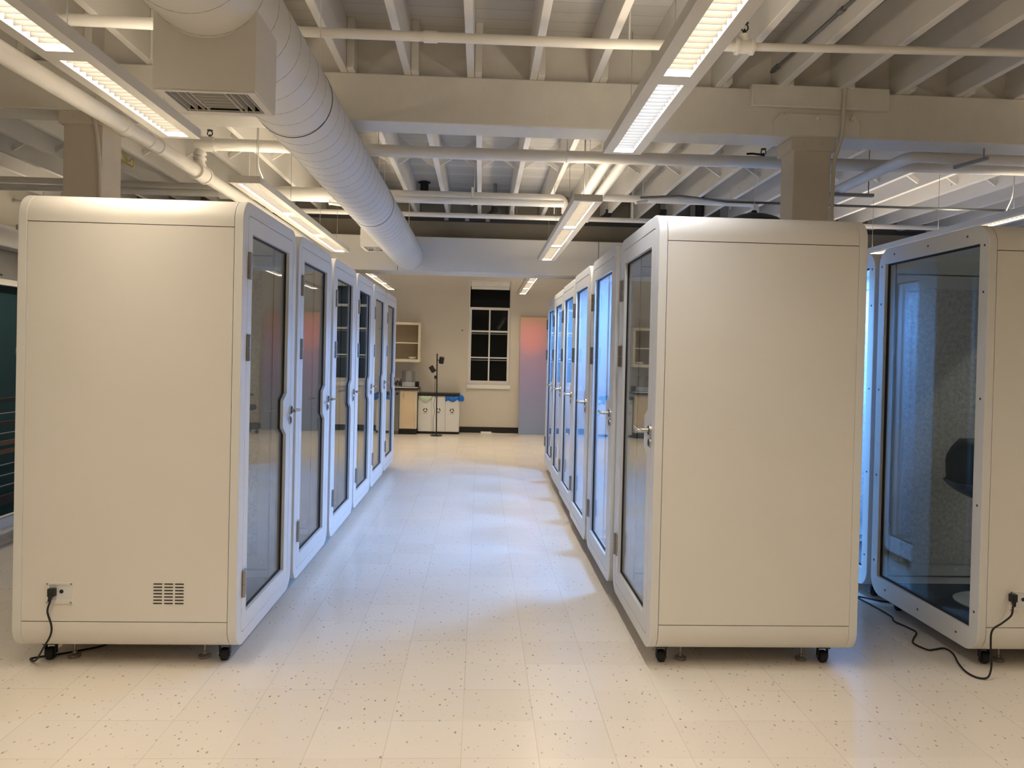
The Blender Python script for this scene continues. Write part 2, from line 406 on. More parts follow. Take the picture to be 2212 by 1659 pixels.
for y in (-2, 1.2, 4.4, 7.6, 10.8, 14):
    b = MB(); b.box(-.02, .02, y-.02, y+.02, .085, 1.07); b.build('post', M['black'], r)
b = MB(); b.box(-5.5, -5.1, -6.0, 15.2, 2.60, 2.83); structure(b.build('trim_2', M['trim'], smooth=False, bevel=.01), 'white fascia band above the stairwell')
b = MB(); b.box(-5.5, -5.35, -6.0, 15.2, 2.83, 3.625); structure(b.build('wall_left', M['wall'], smooth=False), 'pale wall strip above the stairwell fascia')
b = MB(); b.box(-5.5, -5.30, -6.0, 15.2, 2.27, 2.60); structure(b.build('wall_left', M['grey'], smooth=False), 'grey recess between the mural and the fascia')
b = MB(); b.box(-5.5, -5.25, -6.0, 15.2, 2.205, 2.27); structure(b.build('trim_3', M['metalpaint'], smooth=False), 'grey ledge capping the mural wall')
for k in range(2):
    b = MB(); b.cyl((-5.21, 7.9+k*.34, 2.272), (-5.21, 7.9+k*.34, 2.60), .07, 12)
    tag(b.build('vent_stack', M['galv']), ('grey vertical duct standing on the mural ledge, one farther from the booths', 'grey vertical duct standing on the mural ledge, one beside the booth edge')[k], 'duct')
b = MB(); b.tube(smooth_path([(-5.10, 7.4, 2.62), (-5.10, 7.9, 2.36), (-5.10, 8.4, 2.29)]), .012, 6); tag(b.build('loose_cable', M['black']), 'black cable drooping above the mural wall ledge', 'cable')

# ------------------------------------------------------------------ phone booth
D, W, Z0, Z1, R = 1.064, 1.078, .088, 2.301, .11
hd, hw = D/2, W/2
def make_booth(label):
    t = thing('phone_booth', label, 'phone booth')
    outer = rrect(-hw, hw, Z0, Z1, R, 10)
    door_hole = rrect(-hw+.085, hw-.085, .147, 2.236, .03, 4)
    b = MB(); b.plate(outer, door_hole, FX, hd-.042, hd); b.build('front_frame', M['face'], t, bevel=.0025)
    rear_hole = [(-hw+.075, .205), (hw-.075, .205), (hw-.075, 2.205), (-hw+.075, 2.205)]
    b = MB(); b.plate(outer, rear_hole, FX, -hd, -hd+.042); rf = b.build('rear_frame', M['face'], t, bevel=.0025)
    for y, z in [(s*(hw-.036), zz) for s in (-1, 1) for zz in (.30, .85, 1.40, 1.95, 2.19)]+[(yy, zz) for yy in (-.36, 0, .36) for zz in (.145, 2.255)]:
        b = MB(); b.cyl((-hd-.002, y, z), (-hd+.001, y, z), .0065, 10); b.build('screw', M['seam'], rf)
    g = .002; xa, xb = -hd+.042+g, hd-.042-g
    for s in (-1, 1):
        b = MB(); b.box(xa, xb, min(s*hw, s*(hw-.008)), max(s*hw, s*(hw-.008)), .2315+g, 2.1605-g); p = b.build('side_panel', M['shell'], t, smooth=False)
        if s < 0: side = p
    def bent(z_seam, top):
        o = [(-hw, z_seam)]; n = 12; c = Z1-R if top else Z0+R
        for k in range(n+1):
            a = pi/2*k/n; o.append((-hw+R-R*cos(a), c+(R*sin(a) if top else -R*sin(a))))
        o += [(-y, z) for y, z in o[::-1]]
        i = []
        for y, z in o:
            dy = max(-hw+.008, min(hw-.008, y)); dz = (min(z, Z1-.008) if top else max(z, Z0+.008))
            if abs(y) > hw-R and (z > c if top else z < c):
                cy = math.copysign(hw-R, y); v = Vector((y-cy, z-c)); v = v.normalized()*(R-.008); dy, dz = cy+v.x, c+v.y
            i.append((dy, dz))
        b = MB(); A = [[b.bm.verts.new((x, y, z)) for y, z in o] for x in (xa, xb)]; B = [[b.bm.verts.new((x, y, z)) for y, z in i] for x in (xa, xb)]
        for P in (A, B):
            for k in range(len(o)-1): b._f([P[0][k], P[0][k+1], P[1][k+1], P[1][k]])
        for e in (0, 1):
            for k in range(len(o)-1): b._f([A[e][k], A[e][k+1], B[e][k+1], B[e][k]])
        for k in (0, -1): b._f([A[0][k], A[1][k], B[1][k], B[0][k]])
        return b
    bent(2.1605+g, True).build('roof_shell', M['shell'], t); bent(.2315-g, False).build('base_shell', M['shell'], t)
    b = MB(); b.plate(inset(outer, .0085), inset(outer, .03), FX, -hd+.041, hd-.041); b.build('seam_liner', M['seam'], t)
    ri = rrect(-hw+.05, hw-.05, Z0+.05, Z1-.05, .02, 3)
    b = MB(); b.plate(rrect(-hw+.031, hw-.031, Z0+.031, Z1-.031, .08, 6), ri, FX, -hd+.043, hd-.043); b.build('lining', M['lining'], t)
    b = MB(); b.box(-hd+.043, hd-.043, -hw+.051, hw-.051, Z0+.05, Z0+.064); b.build('carpet', M['carpet'], t, smooth=False)
    for s in (-1, 1):
        y0, y1 = sorted((s*(hw-.05), s*(hw-.058)))
        b = MB(); b.box(-.44, .40, y0, y1, .205, 2.14); fr = b.build('panel_frame', M['lining'], t, bevel=.002)
        y0, y1 = sorted((s*(hw-.05), s*(hw-.064)))
        b = MB(); b.box(-.375, .335, y0, y1, .285, 2.055); b.build('felt_panel', M['felt'], fr, smooth=False)
        b = MB()
        for x in (-.447, .407): b.box(x-.003, x+.003, *sorted((s*(hw-.05), s*(hw-.0515))), .15, 2.25)
        for z in (.198, 2.147): b.box(-.44, .40, *sorted((s*(hw-.05), s*(hw-.0515))), z-.003, z+.003)
        b.build('joint_line', M['seam'], fr, smooth=False)
        for x, z in ((-.41, .25), (-.41, 1.2), (.37, .25), (.37, 1.2), (0, .245)):
            b = MB(); yy = s*(hw-.058); b.cyl((x, yy+s*.004, z), (x, yy-s*.004, z), .012, 10); b.build('button', M['white'], fr)
    b = MB(); b.glow_box(-.13, .13, -.13, .13, 2.236, 2.2505, 0); b.build('ceiling_lamp', [M['ledoff'], M['lining']], t, smooth=False)
    b = MB(); b.lathe([(.07, 2.244), (.07, 2.251)], (.3, 0, 0), 20); b.build('air_inlet', M['black'], t)
    # rear pane
    rp = [(-hw+.072, .202), (hw-.072, .202), (hw-.072, 2.208), (-hw+.072, 2.208)]
    b = MB(); b.plate(inset(rp, .003), inset(rp, .014), FX, -hd+.018, -hd+.03); gk = b.build('rear_glass', [M['gasket'], M['glass']], t, smooth=False)
    b = MB(); b.prism(inset(rp, .006), FX, -hd+.021, -hd+.027); b.build('pane', M['glass'], gk, smooth=False)
    # door
    dk = inset(door_hole, .0042)
    op = [(.363, .235), (.363, 1.06), (.287, 1.105), (.287, 1.265), (.363, 1.305), (.363, 2.152), (-.379, 2.152), (-.379, .235)]
    b = MB(); b.plate(dk, op, FX, hd-.045, hd-.001); d = b.build('door', M['face'], t, smooth=False)
    b = MB(); b.plate(inset(op, .001), inset(op, .0085), FX, hd-.034, hd-.018); b.build('gasket', M['gasket'], d, smooth=False)
    b = MB(); b.prism(inset(op, .004), FX, hd-.029, hd-.023); b.build('glass_pane', M['glass'], d, smooth=False)
    for z in (1.985, 1.576, .395):
        b = MB()
        for z0, z1 in ((z-.066, z-.001), (z+.001, z+.066)):
            b.cyl((hd+.008, -hw+.0865, z0), (hd+.008, -hw+.0865, z1), .0095, 12)
            b.box(hd-.001, hd+.005, -hw+.088, -hw+.138, z0, z1)
        b.build('hinge', M['hinge'], d)
    hy, hz = .444, 1.20
    b = MB(); b.cyl((hd-.001, hy, hz), (hd+.011, hy, hz), .027, 24); h = b.build('handle', M['steel'], d)
    b = MB(); b.cyl((hd+.011, hy, hz), (hd+.013, hy, hz), .0235, 24); b.build('rose_ring', M['black'], h)
    b = MB(); b.tube([(hd+.011, hy, hz), (hd+.050, hy, hz)], .0105, 14)
    b.tube(smooth_path([(hd+.046, hy+.006, hz), (hd+.060, hy-.006, hz), (hd+.062, hy-.05, hz+.002), (hd+.056, hy-.125, hz+.004)]), .0092, 10); b.build('lever', M['steel'], h)
    b = MB(); b.cyl((hd-.001, hy-.004, 1.137), (hd+.008, hy-.004, 1.137), .025, 24); lk = b.build('lock', M['steel'], d)
    b = MB(); b.cyl((hd+.008, hy-.004, 1.137), (hd+.010, hy-.004, 1.137), .019, 20); b.build('lock_face', M['black'], lk)
    # power inlet and vent slots on one side
    y = -hw
    i0, i1, j0, j1 = -hd+.161, -hd+.283, .319, .421; k0, k1, q0, q1 = -hd+.175, -hd+.272, .339, .411
    b = MB(); b.plate([(i0,j0),(i1,j0),(i1,j1),(i0,j1)], [(k0,q0),(k1,q0),(k1,q1),(k0,q1)], FY, y-.004, y+.0005); pi_ = b.build('power_inlet', M['shell'], t, smooth=False)
    b = MB(); b.box(k0, k1, y-.0012, y, q0, q1); b.build('recess', M['lining'], pi_, smooth=False)
    b = MB(); b.cyl((-hd+.232, y-.003, .378), (-hd+.232, y, .378), .0095, 16); b.build('socket_hole', M['black'], pi_)
    for x in (i0+.005, i1-.005):
        for z in (j0+.006, j1-.006):
            b = MB(); b.cyl((x, y-.0062, z), (x, y-.003, z), .0045, 8); b.build('screw', M['hinge'], pi_)
    b = MB()
    for c in range(3):
        for rr in range(7): b.box(-hd+.667+c*.0515, -hd+.667+c*.0515+.041, y-.0012, y+.001, .3205+rr*.0158, .3205+rr*.0158+.0054)
    b.build('vent_slots', M['black'], t, smooth=False)
    # casters and levelling feet
    for x in (-hd+.12, hd-.09):
        for s in (-1, 1):
            yy = s*(hw-.125)
            b = MB(); b.lathe([(.024, -.019), (.030, -.014), (.031, 0), (.030, .014), (.024, .019)], (x, yy, .031), 20, Matrix.Rotation(pi/2, 3, 'Y')); c = b.build('caster', M['rubber'], t)
            b = MB(); b.box(x-.027, x-.023, yy-.012, yy+.012, .022, .088); b.box(x+.023, x+.027, yy-.012, yy+.012, .022, .088); b.box(x-.030, x+.030, yy-.026, yy+.03, .080, .09); b.build('bracket', M['black'], c)
            b = MB(); b.cyl((x-.034, yy, .032), (x+.034, yy, .032), .005, 10); b.build('axle', M['chrome'], c)
    for x in (-hd+.22, hd-.20):
        for s in (-1, 1):
            yy = s*(hw-.155)
            b = MB(); b.lathe([(.028, 0), (.030, .004), (.030, .013), (.018, .018), (.011, .020), (.011, .030), (.0065, .031), (.0065, .09)], (x, yy, 0), 20); b.build('levelling_foot', M['hinge'], t)
    return t
def light_on(t):
    for c in walk(t):
        if c.name.split('.')[0] == 'ceiling_lamp':
            c.material_slots[0].link = 'OBJECT'; c.material_slots[0].material = M['led']
S = 1.131
LL = ['phone booth heading the left row, black cord plugged in below its blank side',
      'second phone booth back in the left row, pink board mirrored in its door',
      'third phone booth back in the left row, white sash window mirrored in its door',
      'fourth phone booth back in the left row, third from the kitchen counter end',
      'fifth phone booth back in the left row, second from the kitchen counter end',
      'last phone booth of the left row, next to the kitchen counter']
RL = ['phone booth heading the right row, unlit inside with blank side and no cord',
      'second phone booth back in the right row, brightest blue light behind its door',
      'third phone booth back in the right row, just past the brightest blue door',
      'fourth phone booth back in the right row, third from the gradient board end',
      'fifth phone booth back in the right row, second from the gradient board end',
      'last phone booth of the right row, next to the gradient board']
TL = ['phone booth with screwed rear glass showing a dark stool, cord trailing on the floor',
      'brightly lit booth seen as a narrow blue strip behind the stool booth',
      'third booth of the far right row, behind the narrow blue strip booth']
XL = [-1.1641, -1.1614, -1.1543, -1.1548, -1.157, -1.16]
XR = [.8789, .865, .860, .8754, .8889, .9094]
b0 = make_booth(LL[0])
for k in range(6):
    o = b0 if k == 0 else copy_tree(b0)
    o.location = (XL[k]-hd, 3.789+S*k+hw, 0); o['label'] = LL[k]; o['group'] = 'phone booths of the left row'
for k in range(6):
    o = copy_tree(b0); o.location = (XR[k]+hd, 3.795+S*k+hw, 0); o.rotation_euler = (0, 0, pi); o['label'] = RL[k]; o['group'] = 'phone booths of the right row'
    if k > 0: light_on(o)
for k in range(3):
    o = copy_tree(b0); o.location = (2.572+hd, 3.79+S*k+hw, 0); o['label'] = TL[k]; o['group'] = 'phone booths of the far right row'
    if k > 0: light_on(o)

# power cords
def cord(pts, label, plug, loc):
    t = thing('power_cable', label, 'power cable', loc)
    P = [Vector(p)-Vector(loc) for p in pts]
    b = MB(); b.tube(smooth_path(P, 8), .0048, 8); b.build('cable', M['rubber'], t)
    q = Vector(plug)-Vector(loc)
    b = MB(); b.box(q.x-.016, q.x+.016, q.y-.012, q.y+.012, q.z-.016, q.z+.022); b.tube([q+Vector((0, -.006, -.01)), q+Vector((-.004, -.014, -.035)), P[0]], .011, 10, .006); b.build('plug', M['black'], t, bevel=.004)
    return t
cord([(-2.037, 3.765, .335), (-2.044, 3.757, .29), (-2.022, 3.752, .225), (-2.022, 3.745, .18), (-2.055, 3.75, .12), (-2.13, 3.82, .03), (-2.2, 3.90, .0055), (-2.17, 3.925, .0055), (-2.09, 3.965, .0055), (-2.0, 4.02, .0055), (-1.93, 4.08, .0055), (-1.88, 4.2, .0055)],
     'short black power cord looping down from the left booth inlet to the floor', (-2.033, 3.772, .375), (-2.13, 3.83, 0))
cord([(2.732, 3.762, .35), (2.715, 3.748, .31), (2.66, 3.735, .275), (2.606, 3.73, .24), (2.598, 3.728, .17), (2.60, 3.722, .10), (2.594, 3.715, .045), (2.565, 3.70, .012), (2.525, 3.72, .0055), (2.515, 3.79, .0055), (2.545, 3.90, .0055), (2.598, 4.03, .0055), (2.595, 4.10, .0055), (2.53, 4.085, .0055), (2.485, 4.08, .0055), (2.462, 4.17, .0055), (2.50, 4.24, .0055), (2.575, 4.34, .0055), (2.572, 4.42, .0055), (2.548, 4.53, .0055), (2.575, 4.62, .0055), (2.562, 4.84, .0055), (2.545, 4.98, .0055), (2.58, 4.99, .0055), (2.66, 4.92, .0055), (2.80, 4.86, .0055)],
     'long black power cord snaking over the floor beside the stool booth', (2.74, 3.773, .388), (2.55, 4.2, 0))

# stool in the third row booth
t = thing('bar_stool', 'dark blue shell stool on white round base inside the far right booth', 'stool', (3.08, 4.42, .152))
b = MB(); b.lathe([(.20, 0), (.205, .008), (.19, .016), (.06, .026), (.03, .04)], (0, 0, 0), 36); b.build('base', M['white'], t)
b = MB(); b.cyl((0, 0, .036), (0, 0, .60), .022, 16); b.build('stem', M['white'], t)
b = MB(); n, m = 14, 16; grid = []
for i in range(m+1):
    v = i/m; row = []
    if v < .5: cy, cz, tilt = -.20+.40*(v/.5), .60+.02*(1-v*2), 0
    else: a = (v-.5)/.5; cy, cz = .20+.06*a**1.5, .60+.36*a**1.15
    for j in range(n+1):
        u = -1+2*j/n; e = abs(u)**2.4
        wv = .235*(1-.35*max(0, (v-.82)/.18)**2)*(1-.25*max(0, (.14-v)/.14)**2)
        row.append(b.bm.verts.new((u*wv, cy-(.10*e if v > .5 else 0), cz+(.10*e if v < .55 else .10*e*max(0, 1-(v-.55)*3)))))
    grid.append(row)
for i in range(m):
    for j in range(n): b._f([grid[i][j], grid[i][j+1], grid[i+1][j+1], grid[i+1][j]])
st = b.build('seat', M['shellseat'], t, ang=80); sd = st.modifiers.new('shell', 'SOLIDIFY'); sd.thickness = .018; sd.offset = 0
st.rotation_euler = (0, 0, radians(-20))

# ------------------------------------------------------------------ pendant lights
def make_light(label):
    t = thing('pendant_light', label, 'light', group='linear pendant lights')
    L, w = 3.66, .2125; holes = [(.04, 1.24), (1.34, 2.44), (2.54, 3.62)]
    b = MB(); h = .05
    b.box(-w/2, -.054, 0, L, 0, h); b.box(.054, w/2, 0, L, 0, h)
    for y0, y1 in ((0, .04), (1.24, 1.34), (2.44, 2.54), (3.62, L)): b.box(-.054, .054, y0, y1, 0, h)
    b.box(-.054, .054, .04, 3.62, h-.006, h); hs = b.build('housing', M['metalpaint'], t, smooth=False)
    for y0, y1 in holes:
        b = MB(); b.glow_box(-.053, .053, y0+.001, y1-.001, .036, .041, 0); ln = b.build('lens', [M['lens'], M['metalpaint']], t, smooth=False)
        b = MB(); k = int((y1-y0)/.05)
        for i in range(1, k):
            y = y0+(y1-y0)*i/k; b.box(-.0535, .0535, y-.001, y+.001, .010, .0345)
        b.build('louver', M['louver'], ln, smooth=False)
    b = MB(); b.glow_box(-.05, .05, .06, 3.6, h+.001, h+.006, 1); b.build('uplight', [M['up'], M['metalpaint']], t, smooth=False)
    for y in (.28, 1.29, 2.49, 3.42):
        b = MB(); b.cyl((0, y, h), (0, y, .59), .0022, 6); b.build('suspension_wire', M['grey'], t)
    b = MB(); b.tube(smooth_path([(.02, .42, h), (.02, .37, h+.07), (.008, .31, h+.14), (.006, .29, h+.30), (.006, .285, .59)]), .004, 6); b.build('power_feed', M['metalpaint'], t)
    return t
LIGHTS = [((.772, .66), 'near pendant light above the aisle right side, one lens bluish white'),
          ((.772, 5.66), 'pendant light over the doors of the right row, past the girder'),
          ((.772, 11.0), 'short looking pendant light beyond the soffit, beside the window'),
          ((-1.675, .66), 'near pendant light beside the duct grille box, above the corded booth'),
          ((-1.665, 5.42), 'pendant light just above the tops of the left row of booths'),
          ((-1.68, 10.75), 'pendant light beyond the soffit, above the kitchen counter'),
           ((.772, -4.34), 'added fill pendant light over the aisle behind the viewer, right of the duct'),  # unseen fixture added to brighten the near floor and booth sides
          ((-1.675, -4.34), 'added fill pendant light behind the viewer, left of the duct'),  # second unseen fixture, also added as fill for the near floor
           ((-4.62, 8.0), 'added pendant light brightening the stairwell fascia, hidden past the corded booth'),  # added behind the booth to light the white fascia band
          ((-4.62, 1.9), 'added unseen pendant light brightening the stairwell beyond the left row'),  # added out of view to light the stairwell wall and left ceiling
          ((4.22, .66), 'added unseen pendant light brightening the near end of the far right aisle'),  # added out of view as light for the right side
          ((4.22, 5.66), 'pendant light above the roofs of the far right booths'),
          ((4.22, 10.9), 'pendant light beyond the soffit, far right bay')]
l0 = make_light(LIGHTS[0][1])
def cool(t, idx):
    ls = [c for c in t.children if c.name.split('.')[0] == 'lens']; ls.sort(key=lambda o: min(v.co.y for v in o.data.vertices))
    s = ls[idx].material_slots[0]; s.link = 'OBJECT'; s.material = M['lenscool']
for i, ((x, y), lab) in enumerate(LIGHTS):
    o = l0 if i == 0 else copy_tree(l0); o.location = (x, y, 2.745 if x > 4 else 2.72); o['label'] = lab
cool(l0, 2)

# ------------------------------------------------------------------ round duct
dx, dz, dr = -.932, 2.783, .19
t = thing('air_duct', 'long round white air duct running above the left aisle to the soffit', 'duct', (dx, 0, dz))
b = MB(); b.cyl((0, -5.9, 0), (0, 9.62, 0), dr, 64); b.build('duct_tube', M['duct'], t)
b = MB(); pts = []; y = -3.5; turns = (9.5+3.5)/.165
n = int(turns*32)
for k in range(n+1):
    a = 2*pi*k/32; pts.append((cos(a)*(dr+.0004), -3.5+.165*k/32, sin(a)*(dr+.0004)))
b.tube(pts, .0013, 4); b.build('spiral_seam', M['seamline'], t)
for y in (3.75, 6.35):
    b = MB(); b.lathe([(dr-.002, -.004), (dr+.002, -.004), (dr+.002, .004), (dr-.002, .004)], (0, y, 0), 64, Matrix.Rotation(pi/2, 3, 'X')); b.build('joint_ring', M['black'], t)
for y in (1.0, 3.6, 6.0, 8.0):
    for s in (-1, 1):
        b = MB(); b.cyl((s*.16, y, .08), (s*.16, y, 3.625-dz), .003, 6); b.build('hanger', M['pipe'], t)
def register(y0, x0, x1, zb, dep, ztop=dz+.02):
    b = MB()
    a0, a1, zt = x0-dx, x1-dx, ztop-dz
    b.box(a0, a1, y0, y0+.004, zb-dz, zt); b.box(a0, a1, y0+dep-.004, y0+dep, zb-dz, zt); b.box(a0, a0+.004, y0+.004, y0+dep-.004, zb-dz, zt); b.box(a1-.004, a1, y0+.004, y0+dep-.004, zb-dz, zt)
    rb = b.build('grille_box', M['duct'], t, smooth=False)
    z = zb-dz; b = MB()
    b.plate([(a0+.003,y0+.003),(a1-.003,y0+.003),(a1-.003,y0+dep-.003),(a0+.003,y0+dep-.003)], [(a0+.03,y0+.02),(a1-.03,y0+.02),(a1-.03,y0+dep-.025),(a0+.03,y0+dep-.025)], FZ, z-.006, z+.002); b.build('grille_frame', M['metalpaint'], rb, smooth=False)
    b = MB(); u0, u1, v0, v1 = a0+.03, a1-.03, y0+.02, y0+dep-.025
    for k in range(3):
        for sd in (0, 1):
            xx = (u0+.010+k*.026) if sd == 0 else (u1-.010-k*.026)
            b.box(xx-.001, xx+.001, v0, v1, z-.003, z+.026)
    for k in range(6):
        yy = v0+.012+k*(v1-v0-.02)/6
        b.box(u0+.082, u1-.082, yy-.001, yy+.001, z-.003, z+.024)
    for xx in (u0+.080, u1-.080): b.box(xx-.0015, xx+.0015, v0, v1, z-.003, z+.026)
    b.build('grille_blades', M['metalpaint'], rb, smooth=False)
    b = MB()
    b.box(u0-.012, u1+.012, v0-.012, v1+.012, z+.085, z+.09)
    for q in ((u0-.014, u0-.012, v0-.012, v1+.012), (u1+.012, u1+.014, v0-.012, v1+.012), (u0-.012, u1+.012, v0-.014, v0-.012), (u0-.012, u1+.012, v1+.012, v1+.014)): b.box(*q, z+.003, z+.09)
    b.build('grille_shade', M['black'], rb, smooth=False)  # black liner colours in the shade inside the grille box
register(2.585, -1.099, -.765, 2.425, .25)
register(8.2, -1.30, -1.04, 2.683, .40, 2.90)

# ------------------------------------------------------------------ pipes
def pipe(label, segs, name='pipe', m='pipe', cat='pipe', extras=()):
    p0 = Vector(segs[0][0][0]); t = thing(name, label, cat, p0)
    for pts, r in segs:
        b = MB(); P = [Vector(p)-p0 for p in pts]; b.tube(P, r, 18); b.build('pipe_run', M[m], t)
    for kind, a, c, r in extras:
        b = MB(); a, c = Vector(a)-p0, Vector(c)-p0; b.cyl(a, c, r, 18 if r > .01 else 8); b.build(kind, M['grey' if kind == 'rod' and r < .002 else m], t)
    return t
def sprinkler(t, p, up=1):
    p = Vector(p)-t.location; s = up
    b = MB(); b.lathe([(.010, 0), (.010, .014), (.005, .016), (.005, .03)], p, 10)
    for k in range(2):
        a = pi*k; c = cos(a)
        b.tube(smooth_path([p+Vector((0, 0, .014*s)), p+Vector((.018*c, 0, .03*s)), p+Vector((.014*c, 0, .05*s)), p+Vector((0, 0, .06*s))], 4), .004, 6)
    b.lathe([(.021, .058), (.021, .062)], p, 14)
    b.build('sprinkler_head', M['black'], t)
def elbow(p, q, r, k=6):
    "arc of points from direction p->c to c->q"
    return None
A = pipe('slim white pipe crossing nearest the viewer under the joists', [([(-6.2, 4, 3.222), (-2, 4, 3.214), (-.97, 4, 3.203)], .0295), ([(-.97, 4, 3.203), (.6, 4, 3.206), (1.35, 4, 3.222)], .0255), ([(1.35, 4, 3.222), (2.84, 4, 3.253), (7.5, 4, 3.32)], .021)],
     extras=[('coupling', (-.33, 4, 3.204), (-.26, 4, 3.2045), .031), ('tee', (1.30, 4, 3.221), (1.40, 4, 3.223), .036), ('collar', (1.305, 4, 3.221), (1.318, 4, 3.2213), .043), ('collar', (1.385, 4, 3.2227), (1.398, 4, 3.223), .043), ('tee_neck', (1.35, 4, 3.222), (1.35, 4, 3.285), .026),
             ('rod', (.74, 4.0, 3.22), (.74, 4.0, 3.62), .005), ('rod', (-3, 4.0, 3.2), (-3, 4.0, 3.62), .005), ('rod', (3.4, 4.0, 3.27), (3.4, 4.0, 3.62), .005)])
sprinkler(A, (1.35, 4, 3.285))
B = pipe('thick white pipe crossing just behind the girder', [([(-2.11, 5.8, 3.078), (0, 5.8, 3.075), (3.96, 5.8, 3.10), (8.5, 5.8, 3.13)], .045)],
     extras=[('tee', (-2.14, 5.8, 3.078), (-2.0, 5.8, 3.078), .055), ('branch', (-2.11, 5.8, 2.86), (-2.11, 5.8, 3.078), .036), ('collar', (-2.11, 5.8, 2.96), (-2.11, 5.8, 2.975), .047), ('collar', (-2.11, 5.8, 2.995), (-2.11, 5.8, 3.01), .047), ('collar', (-2.11, 5.8, 2.915), (-2.11, 5.8, 2.93), .047),
             ('rod', (-.80, 5.8, 3.06), (-.80, 5.8, 3.62), .004), ('rod', (.62, 5.8, 3.06), (.62, 5.8, 3.62), .004), ('clamp', (-1.44, 5.8, 3.077), (-1.425, 5.8, 3.077), .049), ('clamp', (.615, 5.8, 3.078), (.625, 5.8, 3.078), .049)])
sprinkler(B, (-2.04, 5.8, 3.12)); sprinkler(B, (2.13, 5.8, 3.13))
b = MB(); q = Vector((2.10, 5.8, 3.14))-B.location; b.tube([q+Vector((-.10, 0, .008)), q+Vector((-.06, 0, .012)), q+Vector((.02, 0, .006))], .008, 8); b.build('valve_arm', M['black'], B)
Lp = pipe('white main pipe running lengthwise beside the left column', [([(-2.11, -3.4, 2.835), (-2.11, 3.5, 2.835), (-2.11, 5.0, 2.86), (-2.11, 9.5, 2.88)], .047)],
     extras=[('coupling', (-2.11, 3.05, 2.836), (-2.11, 3.12, 2.836), .056), ('coupling', (-2.11, 4.55, 2.853), (-2.11, 4.62, 2.853), .055), ('coupling', (-2.11, 5.05, 2.861), (-2.11, 5.08, 2.861), .054),
             ('tee', (-2.11, 5.70, 2.864), (-2.11, 5.90, 2.866), .058), ('collar', (-2.11, 5.70, 2.864), (-2.11, 5.73, 2.864), .066), ('collar', (-2.11, 5.88, 2.866), (-2.11, 5.91, 2.866), .066), ('clamp', (-2.11, 4.9, 2.858), (-2.11, 4.915, 2.858), .053), ('rod', (-2.11, 2.0, 2.84), (-2.11, 2.0, 3.62), .005), ('rod', (-2.11, 7.0, 2.87), (-2.11, 7.0, 3.62), .005)])
def arc(c, a, bvec, r, k=6): return [Vector(c)+Vector(a)*r*cos(pi/2*i/k)+Vector(bvec)*r*sin(pi/2*i/k) for i in range(k+1)]
C1 = pipe('upper of two stacked white pipes ending in an elbow by the second light', [([(-6, 7.85, 3.19), (-1.15, 7.85, 3.175), (.76, 7.85, 3.185)]+[(.76+.07*sin(pi/2*i/6), 7.85, 3.185-.07*(1-cos(pi/2*i/6))) for i in range(1, 7)]+[(.83, 7.85, 3.03)], .036)],
     extras=[('rod', (-.1, 7.85, 3.17), (-.1, 7.85, 3.62), .004), ('rod', (.72, 7.85, 3.02), (.72, 7.85, 3.62), .004)])
C2 = pipe('lower of two stacked white pipes crossing behind the duct', [([(-6, 7.7, 3.085), (-1.15, 7.7, 3.09), (.80, 7.7, 3.095)], .034)],
     extras=[('insulation', (-2.6, 7.7, 3.10), (-1.15, 7.7, 3.10), .062), ('strut', (-.12, 7.74, 3.06), (-.12, 7.74, 3.24), .012), ('strut', (-1.52, 7.64, 3.02), (-1.36, 7.58, 2.99), .016), ('rod', (-1.52, 7.66, 3.0), (-1.52, 7.66, 3.62), .005)])
C3 = pipe('white pipe between the second light and the right column', [([(1.17, 7.7, 3.172), (2.70, 7.7, 3.163)]+[(2.70+.06*sin(pi/2*i/6), 7.7, 3.163-.06*(1-cos(pi/2*i/6))) for i in range(1, 7)]+[(2.76, 7.7, 3.04)], .036)],
     extras=[('rod', (1.60, 7.7, 3.16), (1.60, 7.7, 3.62), .004), ('strut', (1.50, 7.55, 3.10), (1.68, 7.72, 3.16), .014), ('rod', (2.5, 7.7, 3.1), (2.5, 7.7, 3.62), .005)])
Dp = pipe('thin white pipe passing in front of the black track', [([(-6, 9.0, 3.17), (-1.85, 9.0, 3.175), (2.2, 9.0, 3.185), (8.5, 9.0, 3.23)], .028)],
     extras=[('rod', (-1.35, 9.0, 3.16), (-1.35, 9.0, 3.62), .006), ('rod', (.35, 9.0, 3.16), (.35, 9.0, 3.62), .006), ('rod', (1.75, 9.0, 3.16), (1.75, 9.0, 3.62), .014), ('tee', (1.15, 9.0, 3.182), (1.23, 9.0, 3.182), .040), ('rod', (3.9, 9.0, 3.2), (3.9, 9.0, 3.62), .006)])
E1 = pipe('left one of the paired bright pipes above the second light', [([(.945, 5.86, 3.09), (.945, 7.62, 3.09)], .042)], extras=[('rod', (.945, 6.9, 3.1), (.945, 6.9, 3.62), .004)])
E2 = pipe('right one of the paired bright pipes above the second light', [([(1.082, 5.86, 3.09), (1.082, 7.62, 3.09)], .042)], extras=[('rod', (1.082, 6.9, 3.1), (1.082, 6.9, 3.62), .004)])
F = pipe('large pale pipe with elbow right of the tan column', [([(8.5, 5.17, 3.0), (3.02, 5.17, 3.0)]+[(3.02-.09*sin(pi/2*i/6), 5.17+.09*(1-cos(pi/2*i/6)), 3.0) for i in range(1, 7)]+[(2.93, 5.5, 3.0), (2.93, 9.4, 3.0)], .04)])
b = MB(); b.box(-.22, .28, 6.19, 6.23, -.06, -.035)
q = b.build('strut_hanger', M['grey'], F, smooth=False); q.location = Vector((2.93, 0, 3.0))-F.location
for xx in (-.2, .24):
    b = MB(); b.cyl((xx, 6.21, -.04), (xx, 6.21, .5), .005, 8); q = b.build('rod', M['grey'], F); q.location = Vector((2.93, 0, 3.0))-F.location
